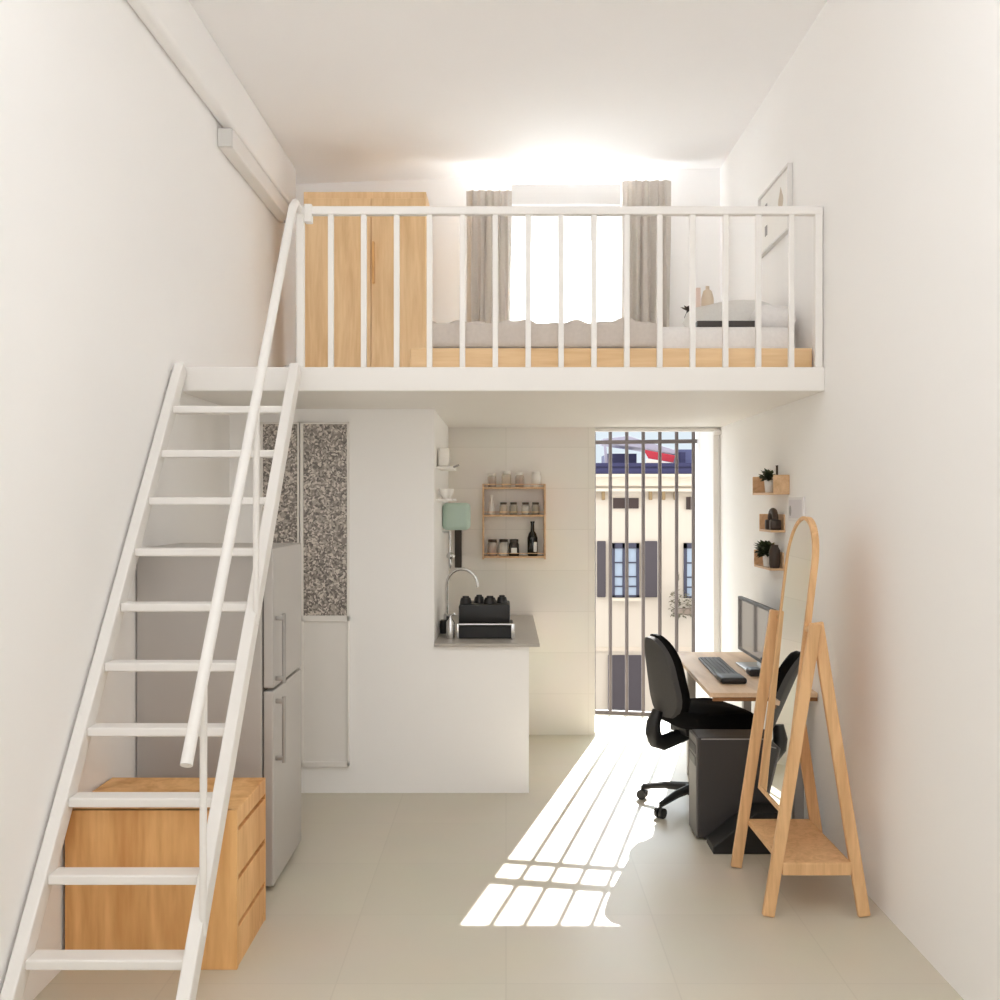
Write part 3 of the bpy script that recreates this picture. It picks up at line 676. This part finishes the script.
for k in range(5):
    a = math.radians(152 + 72 * k - 18); dx, dy = math.cos(a), math.sin(a)
    MB().tube([(dx * .03, dy * .03, .105), (dx * .16, dy * .16, .098), (dx * .30, dy * .30, .072)], [.026, .022, .016], 8).build('base_arm', BLACK, OC, True, True)
    cxx, cyy = dx * .305, dy * .305
    w = MB()
    for s in (-1, 1):
        w.cyl((cxx - dy * s * .006, cyy + dx * s * .006, .028), (cxx - dy * s * .024, cyy + dx * s * .024, .028), .028, seg=18)
    w.cyl((cxx, cyy, .03), (cxx, cyy, .075), .009).build('caster', BLACK, OC, True, True)

# ------------------------------------------------------------------ computer tower and wedge case
TW = thing('computer_tower', 'charcoal computer tower on the floor under the desk', 'computer', (1.18, 5.23, 0))
MB().box(.965, 1.40, 5.12, 5.325, .012, .515, .006).box(1.0, 1.38, 5.13, 5.315, 0, .013).build('case', TOWER, TW)
MB().box(.955, .966, 5.122, 5.323, .014, .513, .004).build('front_panel', TOWERF, TW)
for z in (.43, .37): MB().box(.9525, .9555, 5.14, 5.305, z, z + .045, .001).build('drive_bay', DARK, TW)
MB().box(.98, 1.39, 5.118, 5.1205, .507, .5125).build('seam', GREY, TW)
wc = MB().prism([(1.0, 4.92, 0), (1.34, 4.92, 0), (1.34, 4.92, .20), (1.21, 4.92, .20), (1.0, 4.92, .035)], (0, .17, 0), .004)
solo(wc, 'wedge_case', BLACK, 'black wedge shaped case on the floor in front of the computer tower', 'case')

# ------------------------------------------------------------------ mirror stand
MS = thing('mirror_stand', 'tilting arched mirror in a beech A-frame stand with low shelf', 'mirror', (1.27, 4.46, 0))
legs = [((PX(768, 4.18), 4.18, 0), (PX(815.5, 4.2), 4.2, 1.2)), ((PX(864, 4.18), 4.18, 0), (PX(819.5, 4.2), 4.235, 1.2)),
        ((PX(736, 4.74), 4.74, 0), (PX(775.5, 4.72), 4.72, 1.2)), ((PX(822, 4.74), 4.74, 0), (PX(781, 4.72), 4.685, 1.2))]
for a, b in legs:
    a, b = Vector(a), Vector(b)
    MB().bar(a + Vector((0, 0, .004)), b, .05, .026, bev=.005).build('leg', RACKW, MS)
sz0 = .225
def lx(l, z): a, b = Vector(l[0]), Vector(l[1]); return a.x + (b.x - a.x) * z / 1.2
MB().prism([(lx(legs[0], sz0) + .02, 4.17, sz0 - .024), (lx(legs[1], sz0) - .02, 4.17, sz0 - .024), (lx(legs[3], sz0) - .02, 4.75, sz0 - .024), (lx(legs[2], sz0) + .02, 4.75, sz0 - .024)], (0, 0, .024), .003)\
    .box(lx(legs[0], sz0) + .02, lx(legs[1], sz0) - .02, 4.168, 4.188, sz0 - .052, sz0 - .004, .003).build('shelf', RACKW, MS)
lean = Matrix.Rotation(math.atan(.12), 4, 'Y'); piv = Vector((1.258, 4.46, 1.17))
Mx = Matrix.Translation(piv) @ lean
def arch(hw, bot, topc, n=22):
    pts = [(-hw, bot), (hw, bot)]
    for k in range(n + 1):
        a = PI * k / n; pts.append((hw * math.cos(a), topc + hw * math.sin(a)))
    return pts
HW, BOT, TOPC = .205, -.785, .265
outer, inner = arch(HW, BOT, TOPC), arch(HW - .016, BOT + .018, TOPC)
fr = MB()
n = len(outer); TX = .026
def P(p, x): return Mx @ Vector((x, p[0], p[1]))
vo = [[fr.bm.verts.new(P(p, x)) for p in outer] for x in (-TX / 2, TX / 2)]; vi = [[fr.bm.verts.new(P(p, x)) for p in inner] for x in (-TX / 2, TX / 2)]
for i in range(n):
    j = (i + 1) % n
    fr.bm.faces.new((vo[0][i], vo[0][j], vi[0][j], vi[0][i])); fr.bm.faces.new((vo[1][j], vo[1][i], vi[1][i], vi[1][j]))
    fr.bm.faces.new((vo[0][j], vo[0][i], vo[1][i], vo[1][j])); fr.bm.faces.new((vi[0][i], vi[0][j], vi[1][j], vi[1][i]))
MF = fr.build('mirror_frame', RACKW, MS)
gl = MB(); gi = arch(HW - .015, BOT + .017, TOPC)
gl.prism([P(p, -.008) for p in gi], lean.to_3x3() @ Vector((.006, 0, 0))).build('mirror_glass', MIRROR, MF)
MB().prism([P(p, .0) for p in gi], lean.to_3x3() @ Vector((.008, 0, 0))).build('backing', RACKW, MF)
for y0, y1 in ((4.215, 4.262), (4.658, 4.705)): MB().cyl((1.258, y0, 1.17), (1.258, y1, 1.17), .012).build('pivot', RACKW, MS, True)

# ------------------------------------------------------------------ door grille
GR = thing('door_grille', 'grey iron security bars across the open balcony door', 'grille', (1.06, 8.12, 0))
def gy(x): return 8.19 - .2 * (x - .76)
for k in range(-1, 6):
    x = .836 + .1285 * k
    MB().cyl((x, gy(x), .0), (x, gy(x), 2.699), .0145, seg=12).build('bar', BAR, GR, True)
for z, h in ((.0, .03), (2.164, .03), (2.318, .042)):
    MB().bar((DX0 + .005, gy(DX0), z + h / 2), (DX1 - .005, gy(DX1), z + h / 2), h, .03, Vector((0, 0, 1))).build('rail', BAR, GR)

# ------------------------------------------------------------------ building across the street
FD = 30.0
def fX(p): return PX(p, FD)
def fZ(p): return PZ(p, FD)
BD = thing('apartment_building', 'cream apartment building across the street with shuttered windows and roof terrace', 'building', (5, FD + 2, fZ(830)))
MB().box(-6, 16, FD, FD + 8, fZ(840), fZ(474)).build('wall', FACADE, BD)
MB().box(-6, 16, FD - .12, FD, fZ(486), fZ(474)).box(-6, 16, FD - .2, FD, fZ(491.5), fZ(488.5)).box(-6, 16, FD - .25, FD, fZ(477), fZ(474.5)).build('cornice', FACADE2, BD)
for px in (603, 650, 663, 675, 700, 588): MB().box(fX(px - 1.6), fX(px + 1.6), FD - .18, FD, fZ(500), fZ(491.5), .02).build('bracket', mat('bracket_stone', (140, 122, 92), .9), BD)
for a, b, tp, bt in ((613, 638.5, 498, 508.5), (686, 696, 497, 509.5)):
    w = MB().box(fX(a), fX(b), FD - .06, FD - .002, fZ(bt), fZ(tp)).build('window', DKWIN, BD)
    MB().box(fX((a + b) / 2) - .03, fX((a + b) / 2) + .03, FD - .09, FD - .06, fZ(bt), fZ(tp)).build('mullion', BAR, w)
def win(a, b, tp, bt, mullion):
    fr_ = MB(); fz0, fz1 = fZ(bt), fZ(tp)
    fr_.box(fX(a), fX(a) + .09, FD - .08, FD - .002, fz0, fz1).box(fX(b) - .09, fX(b), FD - .08, FD - .002, fz0, fz1).box(fX(a), fX(b), FD - .08, FD - .002, fz1 - .16, fz1)
    fr_.box(fX(a), fX(b), FD - .08, FD - .002, fz0, fz0 + .06)
    if mullion: fr_.box(fX((a + b) / 2) - .09, fX((a + b) / 2) + .09, FD - .08, FD - .002, fz0, fz1)
    for f in (.36, .62, .8): fr_.box(fX(a), fX(b), FD - .07, FD - .002, fz1 + (fz0 - fz1) * f - .02, fz1 + (fz0 - fz1) * f + .02)
    w = fr_.build('window', mat('window_frame_slate', (58, 62, 84), .6), BD)
    MB().box(fX(a) + .05, fX(b) - .05, FD - .04, FD - .001, fz0 + .03, fz1 - .05).build('pane', WPANE, w)
win(611.5, 639, 543, 597, True); win(683.5, 697, 543, 598, False)
for a, b in ((597, 605.5), (642, 657)):
    MB().box(fX(a), fX(b), FD - .1, FD - .003, fZ(597), fZ(541), .02).build('shutter', SLATE, BD)
MB().box(fX(609), fX(641), FD - .2, FD, fZ(600.5), fZ(597.5)).box(fX(680), fX(700), FD - .2, FD, fZ(601), fZ(598)).build('window_sill', FACADE2, BD)
MB().box(-6, 16, FD - .06, FD, fZ(651), fZ(647)).build('string_course', mat('band', (204, 196, 184), .9), BD)
MB().box(fX(608), fX(641), FD - .08, FD - .001, fZ(830), fZ(655)).build('entrance_shutter', SLATE, BD)
# roof terrace
MB().box(-6, 16, FD - .1, FD + .05, fZ(474.3), fZ(468.5)).box(-6, 16, FD - .06, FD + .02, fZ(466.5), fZ(463)).box(-6, 16, FD - .02, FD + .01, fZ(468.5), fZ(466.5)).build('terrace_fence', NAVY, BD)
MB().box(fX(611), fX(641), FD + 1.0, FD + 3, fZ(474), fZ(452)).build('roof_hut', NAVY, BD)
MB().box(fX(679), fX(700), FD + .8, FD + 3, fZ(474), fZ(448)).build('stair_tower', NAVYL, BD)
MB().box(fX(684), fX(690), FD + .76, FD + .8, fZ(464), fZ(451)).build('tower_window', NAVY, BD)
MB().prism([(fX(604), FD + .4, fZ(438)), (fX(630), FD + .4, fZ(435)), (fX(680), FD + .4, fZ(450)), (fX(676), FD + .4, fZ(453.5)), (fX(642), FD + .4, fZ(447)), (fX(606), FD + .4, fZ(442))], (0, 1.6, .0), .01)\
    .bar((fX(606), FD + .5, fZ(439)), (fX(609), FD + .5, fZ(474)), .08, .08).bar((fX(674), FD + .5, fZ(452)), (fX(674), FD + .5, fZ(474)), .06, .06).build('awning', AWN, BD)
MB().prism([(fX(645), FD + .3, fZ(449)), (fX(677), FD + .3, fZ(455)), (fX(675), FD + .3, fZ(462)), (fX(650), FD + .3, fZ(458))], (0, .06, 0)).build('red_banner', RED, BD)
MB().prism([(fX(648), FD + .28, fZ(458.5)), (fX(675), FD + .28, fZ(462.5)), (fX(677), FD + .28, fZ(465)), (fX(647), FD + .28, fZ(464))], (0, .06, 0)).build('banner_edge', PAPER, BD)
struct(MB().box(-14, 24, 9.5, FD, fZ(845), fZ(838)).build('ground_street', STREET))
bp = thing('balcony_plant', 'leafy plant in a box below the right window across the street', 'plant', (fX(682), FD - .35, fZ(612)))
MB().box(fX(672), fX(694), FD - .5, FD - .22, fZ(613), fZ(607), .02).build('planter', mat('planter', (150, 140, 132), .8), bp)
f = MB(); rnd = random.Random(4)
for k in range(240):
    px, pyy = rnd.uniform(668, 695), rnd.uniform(590, 616)
    if pyy < 600 and rnd.random() < .5 and not 672 < px < 678: continue
    f.leaf((fX(px), FD - .36 + rnd.uniform(-.2, .1), fZ(pyy)), (rnd.uniform(-1, 1), rnd.uniform(-1, .2), rnd.uniform(-.6, 1)), .13, .045)
for k in range(24): f.leaf((fX(676 + rnd.uniform(-1, 1)), FD - .3, fZ(590 - k * .7)), (rnd.uniform(-1, 1), -.3, .6), .1, .04)
f.build('foliage', mat('grey_leaf', (122, 120, 104), .8, var=.35, scale=8), bp)

# ------------------------------------------------------------------ light
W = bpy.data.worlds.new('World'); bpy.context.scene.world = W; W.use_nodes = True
nt = W.node_tree; nt.nodes.clear()
out = nt.nodes.new('ShaderNodeOutputWorld'); bg = nt.nodes.new('ShaderNodeBackground')
tc = nt.nodes.new('ShaderNodeTexCoord'); sx = nt.nodes.new('ShaderNodeSeparateXYZ')
nt.links.new(tc.outputs['Generated'], sx.inputs[0])
mr = nt.nodes.new('ShaderNodeMapRange'); mr.inputs[1].default_value = .3; mr.inputs[2].default_value = .7; mr.inputs[3].default_value = 0; mr.inputs[4].default_value = 1
nt.links.new(sx.outputs['Y'], mr.inputs[0])
mxn = nt.nodes.new('ShaderNodeMix'); mxn.data_type = 'RGBA'
SKY_NEAR, SKY_FAR, SKY_UP, SKY_LOW_FILL = 1.7, .85, 7.5, 6.0
gr = nt.nodes.new('ShaderNodeMapRange'); gr.inputs[1].default_value = -.12; gr.inputs[2].default_value = .06; gr.inputs[3].default_value = SKY_LOW_FILL; gr.inputs[4].default_value = SKY_NEAR
nt.links.new(sx.outputs['Z'], gr.inputs[0])       # glow added below the horizon behind the viewer, to lift the ceiling
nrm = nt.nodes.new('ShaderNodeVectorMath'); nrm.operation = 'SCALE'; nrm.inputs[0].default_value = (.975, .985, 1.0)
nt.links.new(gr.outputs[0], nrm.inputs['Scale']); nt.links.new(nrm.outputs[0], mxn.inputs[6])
mxn.inputs[7].default_value = (.70 * SKY_FAR, .86 * SKY_FAR, .97 * SKY_FAR, 1)
el = nt.nodes.new('ShaderNodeMapRange'); el.inputs[1].default_value = .07; el.inputs[2].default_value = .3; el.inputs[3].default_value = 1.0; el.inputs[4].default_value = SKY_UP
nt.links.new(sx.outputs['Z'], el.inputs[0])
upm = nt.nodes.new('ShaderNodeVectorMath'); upm.operation = 'SCALE'; upm.inputs[0].default_value = (.78 * SKY_FAR, .88 * SKY_FAR, .95 * SKY_FAR)
nt.links.new(el.outputs[0], upm.inputs['Scale']); nt.links.new(upm.outputs[0], mxn.inputs[7])
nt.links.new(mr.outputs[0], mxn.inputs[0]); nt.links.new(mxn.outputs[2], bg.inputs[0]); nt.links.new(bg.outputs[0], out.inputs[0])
sun = bpy.data.lights.new('sun', 'SUN'); sun.energy = 17.0; sun.angle = math.radians(.28); sun.color = (1, .975, .94)
so = bpy.data.objects.new('sun', sun); C.objects.link(so)
so.rotation_euler = Vector((-.253, -1, -.651)).to_track_quat('-Z', 'Y').to_euler(); so.location = (4, 14, 9)
def portal(name, loc, sx_, sy_, d):
    l = bpy.data.lights.new(name, 'AREA'); l.shape = 'RECTANGLE'; l.size = sx_; l.size_y = sy_
    l.cycles.is_portal = True
    o = bpy.data.objects.new(name, l); C.objects.link(o); o.location = loc
    o.rotation_euler = Vector(d).to_track_quat('-Z', 'Z').to_euler()
portal('portal_near', (0, YN - .21, (NZ0 + NZ1) / 2), NX1 - NX0, NZ1 - NZ0, (0, 1, 0))
portal('portal_door', ((DX0 + DX1) / 2, YO + .02, 1.35), .84, 2.7, (0, -1, 0))
portal('portal_sky', (0, (KY0 + KY1) / 2, ZC + .16), KX1 - KX0, KY1 - KY0, (0, 0, -1))
portal('portal_loft', ((WX0 + WX1) / 2, YU + .35, (WZ0 + WZ1) / 2), .9, 1.4, (0, -1, 0))

# ------------------------------------------------------------------ camera and view
cam = bpy.data.cameras.new('camera'); co = bpy.data.objects.new('camera', cam); C.objects.link(co)
co.location = (0, 0, CZ); co.rotation_euler = (PI / 2, 0, 0)
cam.sensor_width = 36; cam.lens = 36 * F / 1000; cam.shift_x = -(CX - 500) / 1000; cam.shift_y = (CY - 500) / 1000
cam.clip_start = .02
S = bpy.context.scene; S.camera = co
S.view_settings.view_transform = 'Standard'; S.view_settings.look = 'None'; S.view_settings.gamma = 1
S.view_settings.use_curve_mapping = False; S.view_settings.exposure = 0.24
S.cycles.max_bounces = 14; S.cycles.diffuse_bounces = 10; S.cycles.transparent_max_bounces = 16
S.cycles.use_denoising = True
